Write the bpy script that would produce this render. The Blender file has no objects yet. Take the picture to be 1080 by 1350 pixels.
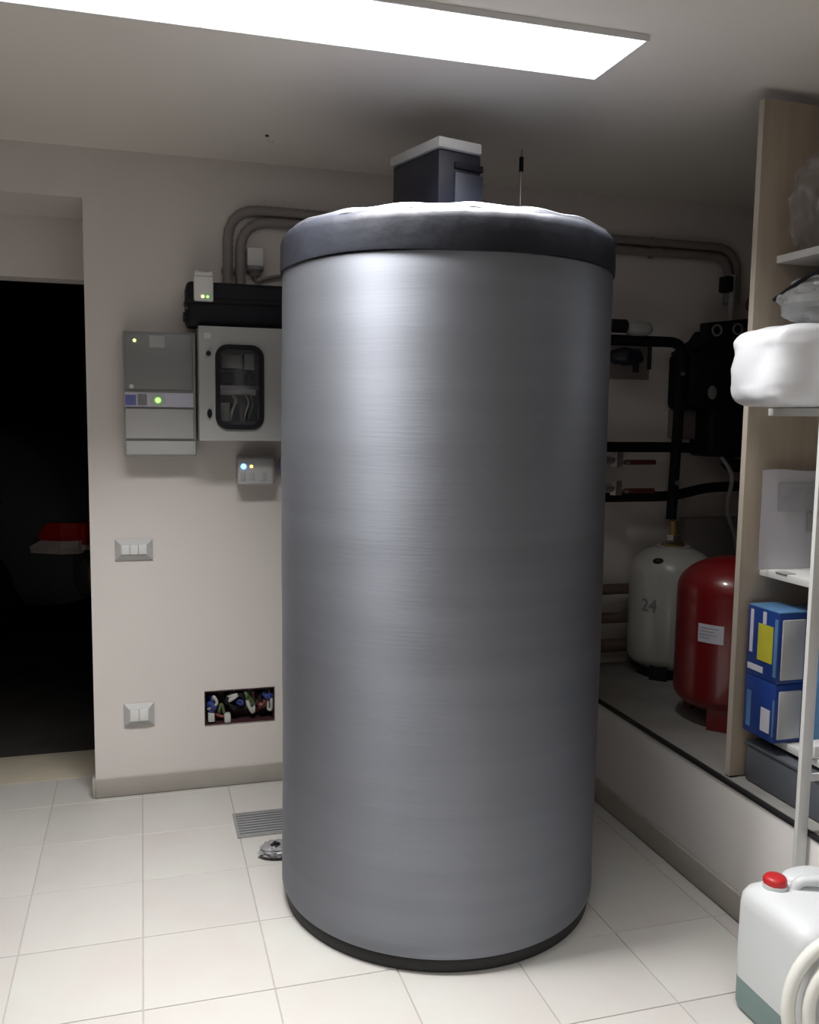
import bpy, bmesh, math, random
from math import sin, cos, pi, radians
from mathutils import Vector, Matrix, noise
S = bpy.context.scene
C = S.collection

# ------------------------------------------------------------------ camera
H, F = 1.5, 1191.3
YAW, PITCH, ROLL = 0.287867, 0.1044366, 0.0138907
fw = Vector((sin(YAW)*cos(PITCH), cos(YAW)*cos(PITCH), -sin(PITCH)))
ri = Vector((cos(YAW), -sin(YAW), 0)); up = ri.cross(fw)
r2 = cos(ROLL)*ri + sin(ROLL)*up; u2 = -sin(ROLL)*ri + cos(ROLL)*up
cd = bpy.data.cameras.new('camera'); cam = bpy.data.objects.new('camera', cd); C.objects.link(cam)
cd.sensor_fit = 'HORIZONTAL'; cd.sensor_width = 36; cd.lens = 36*F/1080; cd.clip_start = 0.02
M = Matrix((r2, u2, -fw)).transposed().to_4x4(); M.translation = (0, 0, H)
cam.matrix_world = M
S.camera = cam

# ------------------------------------------------------------------ world, light, exposure
w = bpy.data.worlds.new('world'); S.world = w; w.use_nodes = True
w.node_tree.nodes['Background'].inputs[0].default_value = (0.01, 0.01, 0.012, 1)
S.view_settings.view_transform = 'Standard'; S.view_settings.look = 'None'
S.view_settings.exposure = 0.0; S.view_settings.gamma = 1; S.view_settings.use_curve_mapping = False
ZC = 2.462
def area(name, x, y, z, sx, sy, power, spread):
    l = bpy.data.lights.new(name, 'AREA'); l.shape = 'RECTANGLE'; l.size = sx; l.size_y = sy
    l.energy = power; l.color = (1.0, 0.99, 0.975); l.spread = radians(spread)
    o = bpy.data.objects.new(name, l); o.location = (x, y, z); C.objects.link(o); return o
ZF = 2.445                                     # underside of the fixture
area('fluorescent_light', 0.448, 2.255, ZF-0.001, 1.50, 0.25, 48, 106)
area('fluorescent_light', 0.44, 0.10, ZF-0.001, 1.50, 0.25, 23, 112)

# ------------------------------------------------------------------ materials
def mat(name, col, rough=0.6, metal=0.0, var=0.0, vscale=6.0, bump=0.0, bscale=60.0, emit=None, es=0.0,
        spec=0.5, alpha=1.0, obj_var=0.0, col2=None, stretch=(1, 1, 1), coat=0.0, sheen=0.0):
    m = bpy.data.materials.new(name); m.use_nodes = True
    nt = m.node_tree; b = nt.nodes['Principled BSDF']
    b.inputs['Base Color'].default_value = (*col, 1); b.inputs['Roughness'].default_value = rough
    b.inputs['Metallic'].default_value = metal; b.inputs['Specular IOR Level'].default_value = spec
    b.inputs['Alpha'].default_value = alpha; b.inputs['Coat Weight'].default_value = coat
    b.inputs['Sheen Weight'].default_value = sheen
    tc = nt.nodes.new('ShaderNodeTexCoord'); mp = nt.nodes.new('ShaderNodeMapping')
    mp.inputs['Scale'].default_value = stretch
    nt.links.new(tc.outputs['Object'], mp.inputs['Vector'])
    if var > 0:
        n = nt.nodes.new('ShaderNodeTexNoise'); n.inputs['Scale'].default_value = vscale
        n.inputs['Detail'].default_value = 4
        nt.links.new(mp.outputs[0], n.inputs['Vector'])
        r = nt.nodes.new('ShaderNodeValToRGB')
        r.color_ramp.elements[0].position = 0.3; r.color_ramp.elements[1].position = 0.7
        c2 = col2 or tuple(c*(1-var) for c in col)
        r.color_ramp.elements[0].color = (*c2, 1); r.color_ramp.elements[1].color = (*col, 1)
        nt.links.new(n.outputs['Fac'], r.inputs[0]); src = r.outputs[0]
        if obj_var > 0:
            oi = nt.nodes.new('ShaderNodeObjectInfo'); hs = nt.nodes.new('ShaderNodeHueSaturation')
            ma = nt.nodes.new('ShaderNodeMapRange'); ma.inputs['To Min'].default_value = 1-obj_var
            ma.inputs['To Max'].default_value = 1+obj_var
            nt.links.new(oi.outputs['Random'], ma.inputs[0]); nt.links.new(ma.outputs[0], hs.inputs['Value'])
            nt.links.new(src, hs.inputs['Color']); src = hs.outputs[0]
            # shift the clouds from tile to tile
            ad = nt.nodes.new('ShaderNodeVectorMath'); ad.operation = 'ADD'
            sc = nt.nodes.new('ShaderNodeVectorMath'); sc.operation = 'SCALE'; sc.inputs['Scale'].default_value = 20
            nt.links.new(oi.outputs['Location'], sc.inputs[0])
            nt.links.new(mp.outputs[0], ad.inputs[0]); nt.links.new(sc.outputs[0], ad.inputs[1])
            nt.links.new(ad.outputs[0], n.inputs['Vector'])
        nt.links.new(src, b.inputs['Base Color'])
    if bump > 0:
        n2 = nt.nodes.new('ShaderNodeTexNoise'); n2.inputs['Scale'].default_value = bscale
        bp = nt.nodes.new('ShaderNodeBump'); bp.inputs['Strength'].default_value = bump
        bp.inputs['Distance'].default_value = 0.01
        nt.links.new(mp.outputs[0], n2.inputs['Vector'])
        nt.links.new(n2.outputs['Fac'], bp.inputs['Height']); nt.links.new(bp.outputs[0], b.inputs['Normal'])
    if emit:
        b.inputs['Emission Color'].default_value = (*emit, 1); b.inputs['Emission Strength'].default_value = es
    return m
MT = dict(
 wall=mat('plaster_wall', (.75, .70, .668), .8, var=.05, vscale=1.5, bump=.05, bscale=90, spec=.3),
 wall2=mat('bounce_cut_wall', (.26, .23, .21), .85, var=.08, vscale=1.5, spec=.2),  # unseen walls, colour darkened to cut the light bounced around the room
 ceil=mat('plaster_ceiling', (.84, .79, .735), .85, var=.04, vscale=1.5, bump=.1, bscale=90, spec=.2),
 tile=mat('floor_tile', (.50, .50, .468), .42, var=.1, vscale=3.5, col2=(.485, .45, .432), obj_var=.025, spec=.4),
 grout=mat('grout', (.40, .38, .355), .9, var=.1, vscale=20),
 base=mat('baseboard_tile', (.42, .39, .35), .5, var=.12, vscale=8),
 ledge=mat('ledge_plaster', (.78, .75, .73), .7, var=.05, vscale=2, spec=.3),
 concrete=mat('concrete_top', (.36, .35, .33), .75, var=.25, vscale=6, bump=.2),
 marble=mat('sill_marble', (.50, .45, .36), .4, var=.12, vscale=8),
 silver=mat('silver_jacket', (.305, .32, .362), .64, metal=.82, var=.10, vscale=3, stretch=(.25, .25, 5), bump=.025, bscale=30, spec=.5),
 lid=mat('graphite_vinyl', (.022, .024, .033), .5, var=.2, vscale=12, bump=.12, bscale=30, spec=.3),
 blackrub=mat('black_rubber', (.012, .012, .013), .55, var=.3, vscale=20),
 blackfoam=mat('black_foam_insulation', (.006, .006, .007), .75, var=.3, vscale=30, bump=.1, spec=.25),
 black=mat('black_plastic', (.007, .007, .012), .6, var=.2, vscale=10, spec=.3),
 navy=mat('dark_navy_plastic', (.012, .013, .024), .4, var=.2, vscale=10, spec=.4),
 navy2=mat('slate_plastic', (.028, .032, .05), .45, var=.2, vscale=10),
 grey=mat('grey_plastic', (.42, .42, .415), .5, var=.05, vscale=6),
 grey_d=mat('smoked_grey_door', (.25, .25, .25), .35, var=.06, vscale=5),
 grey_l=mat('light_grey_plastic', (.50, .50, .495), .5, var=.04, vscale=6),
 greyconduit=mat('grey_conduit', (.27, .245, .235), .6, var=.1, vscale=20),
 steelbox=mat('painted_steel_box', (.43, .43, .42), .45, var=.06, vscale=4),
 white=mat('white_plastic', (.74, .74, .73), .4, var=.03, vscale=10),
 offwhite=mat('offwhite_lid', (.5, .49, .48), .6, var=.05),
 label=mat('white_label', (.62, .62, .70), .5, var=.05, vscale=20),
 shelf=mat('white_laminate', (.76, .76, .74), .4, var=.03, vscale=6),
 wood=mat('pale_wood_panel', (.42, .35, .275), .5, var=.14, vscale=5, stretch=(6, 6, .5)),
 wood_edge=mat('wood_panel_edge', (.52, .46, .39), .5, var=.08, vscale=5, stretch=(6, 6, .5)),
 red=mat('red_enamel', (.19, .006, .008), .32, var=.06, vscale=5, coat=.4),
 wtank=mat('white_enamel', (.52, .52, .49), .32, var=.06, vscale=5, coat=.3),
 brass=mat('brass', (.50, .36, .14), .35, metal=.9, var=.2, vscale=20),
 steel=mat('steel', (.6, .6, .6), .3, metal=.95, var=.1, vscale=20),
 copper=mat('dull_brown_pipe', (.16, .115, .10), .6, var=.2, vscale=20),
 redhandle=mat('red_handle', (.09, .018, .014), .5, var=.1, vscale=20),
 green=mat('dark_green_pipe', (.02, .06, .025), .5, var=.2, vscale=9),
 bag=mat('white_polythene', (.88, .89, .93), .32, var=.04, vscale=8, bump=.2, bscale=14, spec=.6),
 clear=mat('clear_plastic', (.62, .63, .63), .12, var=.25, vscale=10, bump=.5, bscale=18, alpha=.5, spec=1.0),
 clearthin=mat('thin_clear_film', (.45, .42, .43), .14, var=.25, vscale=10, bump=.7, bscale=20, alpha=.22, spec=.8),
 paper=mat('white_paper', (.86, .85, .92), .7, var=.03, vscale=8),
 papergrey=mat('grey_print', (.40, .395, .43), .7, var=.15, vscale=18),
 blue=mat('blue_print_carton', (.018, .055, .27), .4, var=.25, vscale=9),
 blue_l=mat('light_blue_film', (.12, .27, .50), .35, var=.35, vscale=9),
 yellow=mat('yellow_label', (.60, .56, .05), .5, var=.15, vscale=12),
 padding=mat('white_wrapped_packs', (.56, .57, .58), .45, var=.12, vscale=6, bump=.3, bscale=10),
 bin=mat('slate_grey_bin', (.115, .125, .145), .5, var=.08, vscale=4),
 bin2=mat('violet_grey_bin', (.16, .16, .24), .5, var=.08, vscale=4),
 hdpe=mat('natural_hdpe', (.64, .66, .67), .42, var=.04, vscale=4, spec=.4),
 liquid=mat('green_liquid_in_can', (.19, .28, .27), .4, var=.12, vscale=5),
 redcap=mat('red_cap', (.52, .02, .025), .4, var=.1, vscale=20),
 cream=mat('cream_plastic', (.70, .70, .65), .4, var=.04, vscale=6),
 grate=mat('grey_drain_grate', (.30, .30, .30), .5, metal=.2, var=.1, vscale=20),
 dark=mat('dark_void', (.01, .01, .01), .9, var=.2),
 foil=mat('crumpled_grey_foil', (.33, .33, .34), .5, metal=.2, var=.4, vscale=40, bump=.5, bscale=60),
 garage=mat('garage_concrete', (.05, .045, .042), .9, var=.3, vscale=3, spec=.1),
 carpaint=mat('dark_car_paint', (.13, .13, .14), .35, var=.1, vscale=3, coat=.3, spec=.3),
 glass=mat('dark_glass', (.003, .003, .004), .1, var=.1, spec=.4),
 lampred=mat('red_lamp_lens', (.8, .02, .03), .25, var=.2, vscale=12),
 lampwhite=mat('white_lamp_lens', (.95, .85, .82), .3, var=.15, vscale=12),
 wire_b=mat('blue_wire', (.03, .05, .22), .5, var=.1), wire_r=mat('brown_wire', (.16, .03, .025), .5, var=.1),
 wire_w=mat('grey_wire', (.5, .5, .47), .5, var=.1), wire_g=mat('green_wire', (.10, .14, .06), .5, var=.1),
 boxred=mat('maroon_box', (.05, .016, .02), .6, var=.2),
 tube=mat('lamp_diffuser', (1, 1, 1), .5, var=.01, emit=(1, 1, 1), es=2.5),
 led_g=mat('green_led', (.1, .5, .05), .4, var=.01, emit=(.25, 1, .12), es=3.0),
 led_y=mat('yellow_led', (.5, .5, .1), .4, var=.01, emit=(.9, 1, .25), es=3.0),
 led_b=mat('blue_led', (.1, .3, .9), .4, var=.01, emit=(.12, .45, 1), es=6.0),
 led_o=mat('orange_led', (.8, .5, .1), .4, var=.01, emit=(1, .6, .15), es=3.0),
 led_v=mat('violet_led', (.2, .15, .8), .4, var=.01, emit=(.25, .15, 1), es=1.2),
 meter=mat('meter_blue', (.18, .2, .5), .5, var=.3, vscale=40),
 lilac=mat('meter_strip', (.66, .65, .78), .5, var=.1, vscale=10),
)

def weave(m, aniso, rot):
    nt = m.node_tree; b = nt.nodes['Principled BSDF']; tg = nt.nodes.new('ShaderNodeTangent')
    tg.direction_type = 'RADIAL'; tg.axis = 'Z'; nt.links.new(tg.outputs[0], b.inputs['Tangent'])
    b.inputs['Anisotropic'].default_value = aniso; b.inputs['Anisotropic Rotation'].default_value = rot
weave(MT['silver'], .72, .25)                   # horizontal threads spread the highlight up and down
# the clear panel in the steel box
def glass_pane():
    m = bpy.data.materials.new('clear_pane'); m.use_nodes = True; nt = m.node_tree
    nt.nodes.clear(); o = nt.nodes.new('ShaderNodeOutputMaterial'); mx = nt.nodes.new('ShaderNodeMixShader')
    t = nt.nodes.new('ShaderNodeBsdfTransparent'); g = nt.nodes.new('ShaderNodeBsdfGlossy')
    g.inputs['Roughness'].default_value = .12; mx.inputs[0].default_value = .06
    t.inputs[0].default_value = (.97, .97, .97, 1)
    nt.links.new(t.outputs[0], mx.inputs[1]); nt.links.new(g.outputs[0], mx.inputs[2]); nt.links.new(mx.outputs[0], o.inputs[0])
    return m
MT['pane'] = glass_pane()

# ------------------------------------------------------------------ helpers
OFF = {}
def finish(bm, name, smooth=38):
    bmesh.ops.recalc_face_normals(bm, faces=bm.faces)
    me = bpy.data.meshes.new(name); bm.to_mesh(me); bm.free()
    if smooth:
        me.polygons.foreach_set('use_smooth', [True]*len(me.polygons)); me.set_sharp_from_angle(angle=radians(smooth))
    return me
def obj(name, bm, m, parent=None, label=None, smooth=38):
    off = OFF.get(parent.name, Vector()) if parent else Vector()
    if off.length: bmesh.ops.translate(bm, verts=bm.verts, vec=-off)
    me = finish(bm, name, smooth); me.materials.append(MT[m])
    o = bpy.data.objects.new(name, me); C.objects.link(o)
    if parent:
        o.parent = parent; OFF[o.name] = off
    if label: o['label'] = label
    return o
def thing(name, label, cat, loc=(0, 0, 0), rz=0, group=None, local=False):
    o = bpy.data.objects.new(name, None); C.objects.link(o); o.location = loc; o.rotation_euler = (0, 0, rz)
    o['label'] = label; o['category'] = cat; o.empty_display_size = .05
    if group: o['group'] = group
    if not local: OFF[o.name] = Vector(loc)
    return o
def tag(o, label, cat, group=None):
    o['label'] = label; o['category'] = cat
    if group: o['group'] = group
    return o
def struct(name, bm, m, parent=None, smooth=38):
    o = obj(name, bm, m, parent, smooth=smooth)
    if not parent: o['kind'] = 'structure'
    return o
def box(x0, x1, y0, y1, z0, z1, bev=0.0, seg=2, bm=None):
    b = bmesh.new(); bmesh.ops.create_cube(b, size=1)
    for v in b.verts:
        v.co = Vector((x0+(v.co.x+.5)*(x1-x0), y0+(v.co.y+.5)*(y1-y0), z0+(v.co.z+.5)*(z1-z0)))
    if bev: bmesh.ops.bevel(b, geom=list(b.edges), offset=bev, segments=seg, affect='EDGES', profile=.5)
    return merge(bm, b)
def merge(bm, b):
    if bm is None: return b
    me = bpy.data.meshes.new('t'); b.to_mesh(me); bm.from_mesh(me); b.free(); bpy.data.meshes.remove(me); return bm
def tube(pts, r, n=12, bm=None, closed=False, caps=True):
    b = bm or bmesh.new(); P = [Vector(p) for p in pts]; N = len(P); rings = []
    rr = r if isinstance(r, (list, tuple)) else [r]*N
    ref = None
    for i in range(N):
        a = P[(i-1) % N] if (closed or i > 0) else P[i]; c = P[(i+1) % N] if (closed or i < N-1) else P[i]
        t = (c-a).normalized()
        if ref is None: ref = Vector((0, 0, 1)) if abs(t.z) < .9 else Vector((1, 0, 0))
        u = (ref - t*ref.dot(t)).normalized(); v = t.cross(u); ref = u
        rings.append([b.verts.new(P[i]+rr[i]*(cos(2*pi*k/n)*u+sin(2*pi*k/n)*v)) for k in range(n)])
    for i in range(N if closed else N-1):
        A, B = rings[i], rings[(i+1) % N]
        for k in range(n): b.faces.new((A[k], A[(k+1) % n], B[(k+1) % n], B[k]))
    if caps and not closed: b.faces.new(rings[0]); b.faces.new(rings[-1])
    return b
def bendpath(pts, rad=.06, n=6):
    P = [Vector(p) for p in pts]; out = [P[0]]
    for i in range(1, len(P)-1):
        a = (P[i-1]-P[i]); c = (P[i+1]-P[i]); r = min(rad, a.length*.48, c.length*.48)
        A = P[i]+a.normalized()*r; B = P[i]+c.normalized()*r
        for k in range(n+1):
            t = k/n; out.append((1-t)**2*A+2*t*(1-t)*P[i]+t*t*B)
    out.append(P[-1]); return out
def lathe(prof, cx, cy, n=64, bm=None, wob=None):
    b = bm or bmesh.new(); rings = []
    for r, z in prof:
        if r < 1e-5: rings.append([b.verts.new((cx, cy, z))]); continue
        ring = []
        for k in range(n):
            a = 2*pi*k/n; q = r; zz = z
            if wob: q, zz = wob(r, z, a)
            ring.append(b.verts.new((cx+q*cos(a), cy+q*sin(a), zz)))
        rings.append(ring)
    for i in range(len(rings)-1):
        A, B = rings[i], rings[i+1]
        if len(A) == 1 and len(B) == 1: continue
        for k in range(n):
            k2 = (k+1) % n
            if len(A) == 1: b.faces.new((A[0], B[k], B[k2]))
            elif len(B) == 1: b.faces.new((A[k], A[k2], B[0]))
            else: b.faces.new((A[k], A[k2], B[k2], B[k]))
    return b
def disc_y(x, y, z, r, t, n=20, bm=None):      # a short round boss facing -Y
    return tube([(x, y, z), (x, y-t, z)], r, n, bm)
def rrect(x0, x1, z0, z1, r, n=6):
    out = []
    for cx, cz, a0 in ((x1-r, z1-r, 0), (x0+r, z1-r, pi/2), (x0+r, z0+r, pi), (x1-r, z0+r, 1.5*pi)):
        for k in range(n+1):
            a = a0+pi/2*k/n; out.append((cx+r*cos(a), cz+r*sin(a)))
    return out
def prism_y(loop, y0, y1, bm=None):            # loop of (x,z) extruded along Y
    b = bm or bmesh.new()
    A = [b.verts.new((x, y0, z)) for x, z in loop]; B = [b.verts.new((x, y1, z)) for x, z in loop]; n = len(loop)
    b.faces.new(A); b.faces.new(B)
    for k in range(n): b.faces.new((A[k], A[(k+1) % n], B[(k+1) % n], B[k]))
    return b
def ring_y(outer, inner, y0, y1):
    b = bmesh.new(); n = len(outer)
    O0 = [b.verts.new((x, y0, z)) for x, z in outer]; I0 = [b.verts.new((x, y0, z)) for x, z in inner]
    O1 = [b.verts.new((x, y1, z)) for x, z in outer]; I1 = [b.verts.new((x, y1, z)) for x, z in inner]
    for k in range(n):
        j = (k+1) % n
        b.faces.new((O0[k], O0[j], I0[j], I0[k])); b.faces.new((O1[k], O1[j], I1[j], I1[k]))
        b.faces.new((O0[k], O0[j], O1[j], O1[k])); b.faces.new((I0[k], I0[j], I1[j], I1[k]))
    return b
def holed_wall(xs, zs, holes, y0, y1):
    """wall slab in the XZ plane with rectangular holes (indices into the cuts)"""
    b = bmesh.new(); V = {}
    def vt(i, j, y):
        if (i, j, y) not in V: V[(i, j, y)] = b.verts.new((xs[i], y, zs[j]))
        return V[(i, j, y)]
    solid = lambda i, j: 0 <= i < len(xs)-1 and 0 <= j < len(zs)-1 and (i, j) not in holes
    for i in range(len(xs)-1):
        for j in range(len(zs)-1):
            if not solid(i, j): continue
            for y in (y0, y1): b.faces.new((vt(i, j, y), vt(i+1, j, y), vt(i+1, j+1, y), vt(i, j+1, y)))
            for (di, dj), (p, q) in (((-1, 0), ((i, j), (i, j+1))), ((1, 0), ((i+1, j), (i+1, j+1))), ((0, -1), ((i, j), (i+1, j))), ((0, 1), ((i, j+1), (i+1, j+1)))):
                if not solid(i+di, j+dj):
                    b.faces.new((vt(*p, y0), vt(*q, y0), vt(*q, y1), vt(*p, y1)))
    return b
def blob(cx, cy, cz, sx, sy, sz, e=2.6, amp=.04, freq=5, seed=0, nu=40, nv=24, flat=True, rz=0):
    b = bmesh.new(); rings = []
    def sp(v, p): return math.copysign(abs(v)**p, v)
    for j in range(nv+1):
        ph = -pi/2+pi*j/nv; ring = []
        for i in range(nu):
            th = 2*pi*i/nu
            x = sp(cos(ph), 2/e)*sp(cos(th), 2/e); y = sp(cos(ph), 2/e)*sp(sin(th), 2/e); z = sp(sin(ph), 2/e)
            d = Vector((x, y, z)); s = 1+amp*noise.noise(d*freq*.4+Vector((seed*7.1, 0, 0)))*2+amp*.5*noise.noise(d*freq+Vector((0, seed*3.3, 0)))
            p = Vector((x*sx*s, y*sy*s, z*sz*s))
            if flat and p.z < -sz*.93: p.z = -sz*.93
            if rz: p.rotate(Matrix.Rotation(rz, 3, 'Z'))
            ring.append(p)
        rings.append(ring)
    bot = b.verts.new(Vector((cx, cy, cz))+rings[0][0]); top = b.verts.new(Vector((cx, cy, cz))+rings[-1][0])
    R = [[b.verts.new(Vector((cx, cy, cz))+p) for p in r] for r in rings[1:-1]]
    for k in range(nu):
        b.faces.new((bot, R[0][(k+1) % nu], R[0][k])); b.faces.new((top, R[-1][k], R[-1][(k+1) % nu]))
    for j in range(len(R)-1):
        for k in range(nu): b.faces.new((R[j][k], R[j][(k+1) % nu], R[j+1][(k+1) % nu], R[j+1][k]))
    return b

YB = 3.61                                      # back wall plane
XL, XR, YF = -1.9, 2.95, -1.3                  # left wall, right wall, wall behind the camera
LX = 1.71                                      # face of the raised ledge
# ------------------------------------------------------------------ structure
struct('wall_back', holed_wall([XL, -1.25, -.197, .222, .503, XR], [0, .256, .396, 2.283, ZC],
       {(1, 0), (1, 1), (1, 2), (3, 1)}, YB, 4.0), 'wall', smooth=0)
struct('wall_back_lintel', holed_wall([XL, -1.25, -.197, XR], [0, 2.04, ZC], {(1, 0)}, 4.001, 4.14), 'wall', smooth=0)
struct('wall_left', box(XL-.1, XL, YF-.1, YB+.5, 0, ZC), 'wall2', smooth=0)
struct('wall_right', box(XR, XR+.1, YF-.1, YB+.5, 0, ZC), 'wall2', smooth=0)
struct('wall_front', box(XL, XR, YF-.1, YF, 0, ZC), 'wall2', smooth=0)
struct('ceiling', box(XL-.1, XR+.1, YF-.1, YB+.53, ZC, ZC+.1), 'ceil', smooth=0)
fl = struct('floor', box(XL, LX+.05, YF-.1, 3.83, -.1, -.003), 'grout', smooth=0)
T, GX, GY = .333, -.0216, 2.2379
tm = {}
def floor_tile(x0, x1, y0, y1):
    k = (round(x1-x0, 3), round(y1-y0, 3)); cx, cy = (x0+x1)/2, (y0+y1)/2
    if k not in tm:
        b = box(-k[0]/2, k[0]/2, -k[1]/2, k[1]/2, -.012, 0); 
        bmesh.ops.bevel(b, geom=[e for e in b.edges if all(v.co.z > -.001 for v in e.verts)], offset=.0012, segments=1, affect='EDGES')
        me = finish(b, 'tile', 0); me.materials.append(MT['tile']); tm[k] = me
    o = bpy.data.objects.new('tile', tm[k]); C.objects.link(o); o.location = (cx, cy, 0); o.parent = fl
g = .0013
i0 = math.floor((XL-GX)/T); j0 = math.floor((YF-GY)/T)
for i in range(i0, 7):
  for j in range(j0, 6):
    xa, xb = max(GX+i*T, XL), min(GX+(i+1)*T, LX-.012)
    spans = [(xa, xb)]
    if GY+(j+1)*T > YB-.012 and xa < -.197 < xb: spans = [(xa, -.197+.0013), (-.197-.0013, xb)]
    for xa, xb in spans:
        x0, x1 = xa+g, xb-g
        y0, y1 = max(GY+j*T, YF)+g, GY+(j+1)*T-g
        lim = YB-.012
        if y0 < lim < y1: 
            # under the doorway the tile runs on through the opening
            if x1 > -.197 and x0 < -.197:
                if -.197-x0 > .01: pass
            y1c = lim-g
            if x1 <= -.18 and x0 >= -1.27: y1c = y1
            y1 = y1c
        elif y0 >= lim:
            if x0 < -.197 < x1: x1 = -.197-g
            if x0 < -1.25 < x1: x0 = -1.25+g
            if x0 >= -.197 or x1 <= -1.25: continue
            if y0 > 3.83: continue
            y1 = min(y1, 3.83-g)
        if x1-x0 < .02 or y1-y0 < .006: continue
        floor_tile(x0, x1, y0, y1)
struct('trim_1', box(-1.25, -.198, 3.832, 4.14, -.06, .004, .003), 'marble')           # door sill
struct('baseboard_back', box(-.197, LX-.012, YB-.012, YB, 0, .075, .002), 'base')
struct('baseboard_left', box(-.209, -.197, YB-.012, 3.80, 0, .075, .002), 'base')
struct('baseboard_right', box(LX-.012, LX, YF, YB-.012, 0, .085, .002), 'base')
struct('wall_ledge', box(LX, XR, YF, YB, -.05, .392, .002), 'ledge')
struct('trim_2', box(LX+.016, XR, YF, YB-.001, .392, .400, 0), 'concrete')             # ledge top slab
struct('trim_3', box(LX-.004, LX+.012, YF, YB-.001, .389, .401, .002), 'blackrub')      # dark edge strip

# garage behind the doorway
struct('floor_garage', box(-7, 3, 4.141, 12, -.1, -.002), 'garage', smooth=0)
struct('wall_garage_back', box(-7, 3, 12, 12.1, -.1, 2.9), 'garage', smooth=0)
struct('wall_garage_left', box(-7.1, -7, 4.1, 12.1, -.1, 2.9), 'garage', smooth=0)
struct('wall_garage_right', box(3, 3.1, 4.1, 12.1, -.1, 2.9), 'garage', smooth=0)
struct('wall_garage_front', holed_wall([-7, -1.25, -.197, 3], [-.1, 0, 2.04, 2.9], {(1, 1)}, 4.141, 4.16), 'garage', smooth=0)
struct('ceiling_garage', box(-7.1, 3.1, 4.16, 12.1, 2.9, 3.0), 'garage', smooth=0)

# ------------------------------------------------------------------ storage tank
TX, TY, TR = .890, 2.647, .4935
t = thing('storage_tank', 'large upright silver jacketed cylindrical tank with a dark grey top cover', 'tank', (TX, TY, 0))
obj('base_ring', lathe([(0, 0), (TR-.022, 0), (TR-.012, .004), (TR-.010, .034), (TR-.014, .04), (0, .04)], TX, TY, 128), 'blackrub', t)
jp = [(0, .038), (TR-.02, .038), (TR-.006, .042), (TR, .055)]
def jw(r, z, a):
    return r+(.0016*sin(3*a+z*4)+.0012*noise.noise(Vector((cos(a)*2, sin(a)*2, z*9)))) * (1 if .1 < z < 1.9 else .3), z
for k in range(1, 60): jp.append((TR, .055+k*(1.915-.055)/60))
jp += [(TR-.002, 1.915), (TR-.012, 1.922), (0, 1.922)]
obj('jacket', lathe(jp, TX, TY, 160, wob=jw), 'silver', t, 'silver woven jacket')
def lw(r, z, a):
    q = r; zz = z
    if z > 1.99: zz = z+.004*noise.noise(Vector((cos(a)*7, sin(a)*7, r*4))); q = r+.003*noise.noise(Vector((cos(a)*9, sin(a)*9, 3)))
    if z < 1.93: zz = z+.003*sin(5*a+1)
    return q, zz
obj('top_cover', lathe([(TR-.004, 1.916), (TR+.004, 1.918), (TR+.005, 1.93), (TR+.004, 1.97), (TR+.003, 1.995), (TR, 2.008),
     (TR-.008, 2.018), (TR-.02, 2.026), (TR-.05, 2.031), (TR-.16, 2.033), (TR-.3, 2.034), (0, 2.034)], TX, TY, 160, wob=lw), 'lid', t, 'dark grey vinyl cover')
def sw(r, z, a): return r, z+.0022*sin(17*a)+.002*noise.noise(Vector((cos(a)*8, sin(a)*8, 0)))
obj('seam_piping', lathe([(TR-.040, 2.027), (TR-.034, 2.034), (TR-.026, 2.035), (TR-.019, 2.031), (TR-.015, 2.021)], TX, TY, 160, wob=sw), 'silver', t, 'pale puckered seam around the top')

# dark box with white lid on the tank
t = thing('control_box', 'dark navy box with a white lid standing on top of the tank', 'box', (.844, 2.60, 2.040), radians(15.7), local=True)
obj('body', box(.003, .158, .004, .267, .003, .246, .008), 'navy', t)
obj('side_panel', box(.058, .161, -.004, .02, .0, .185, .004), 'navy2', t, 'slate grey side panel')
obj('slot', box(.058, .162, -.002, .02, .195, .215, .003), 'black', t, 'black slot')
obj('lid', box(-.004, .152, -.006, .272, .246, .277, .005), 'offwhite', t, 'white lid')

# threaded rod behind the tank
t = thing('threaded_rod', 'thin vertical rod hanging from the ceiling behind the tank', 'rod', (1.324, 3.116, 1.80))
obj('rod', tube([(1.324, 3.116, 1.80), (1.324, 3.116, 2.461)], .0035, 8), 'steel', t)
obj('sleeve', tube([(1.324, 3.116, 2.385), (1.324, 3.116, 2.435)], .008, 10), 'black', t, 'black sleeve')
obj('pipe_clip', tube([(1.324+.03*cos(a), 3.116, 1.77+.03*sin(a)) for a in [2*pi*k/20 for k in range(20)]], .006, 8, closed=True), 'steel', t)

# ------------------------------------------------------------------ ceiling light fixtures
def fixture(cx, cy, label):
    t = thing('ceiling_light', label, 'ceiling light', (cx, cy, ZC))
    hx, hy = .783, .137; e = .006
    b = None
    for a in ((cx-hx-e, cx-hx, cy-hy-e, cy+hy+e), (cx+hx, cx+hx+e, cy-hy-e, cy+hy+e),
              (cx-hx, cx+hx, cy-hy-e, cy-hy), (cx-hx, cx+hx, cy+hy, cy+hy+e)):
        b = box(*a, ZF+.002, ZC-.0005, bm=b)
    obj('housing', b, 'white', t, 'white housing')
    obj('diffuser', box(cx-hx, cx+hx, cy-hy, cy+hy, ZF+.004, ZF+.012), 'tube', t)
    for k in range(1, 16):
        x = cx-hx+k*2*hx/16
        obj('louvre_blade', prism_y([(x-.0008, ZF+.0028), (x+.0008, ZF+.0028), (x+.0008, ZF+.004), (x-.0008, ZF+.004)], cy-hy, cy+hy), 'white', t, smooth=0)
fixture(.448, 2.255, 'bright long rectangular fluorescent ceiling light above the tank')
fixture(.44, .10, 'second rectangular fluorescent ceiling light behind the camera')
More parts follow.
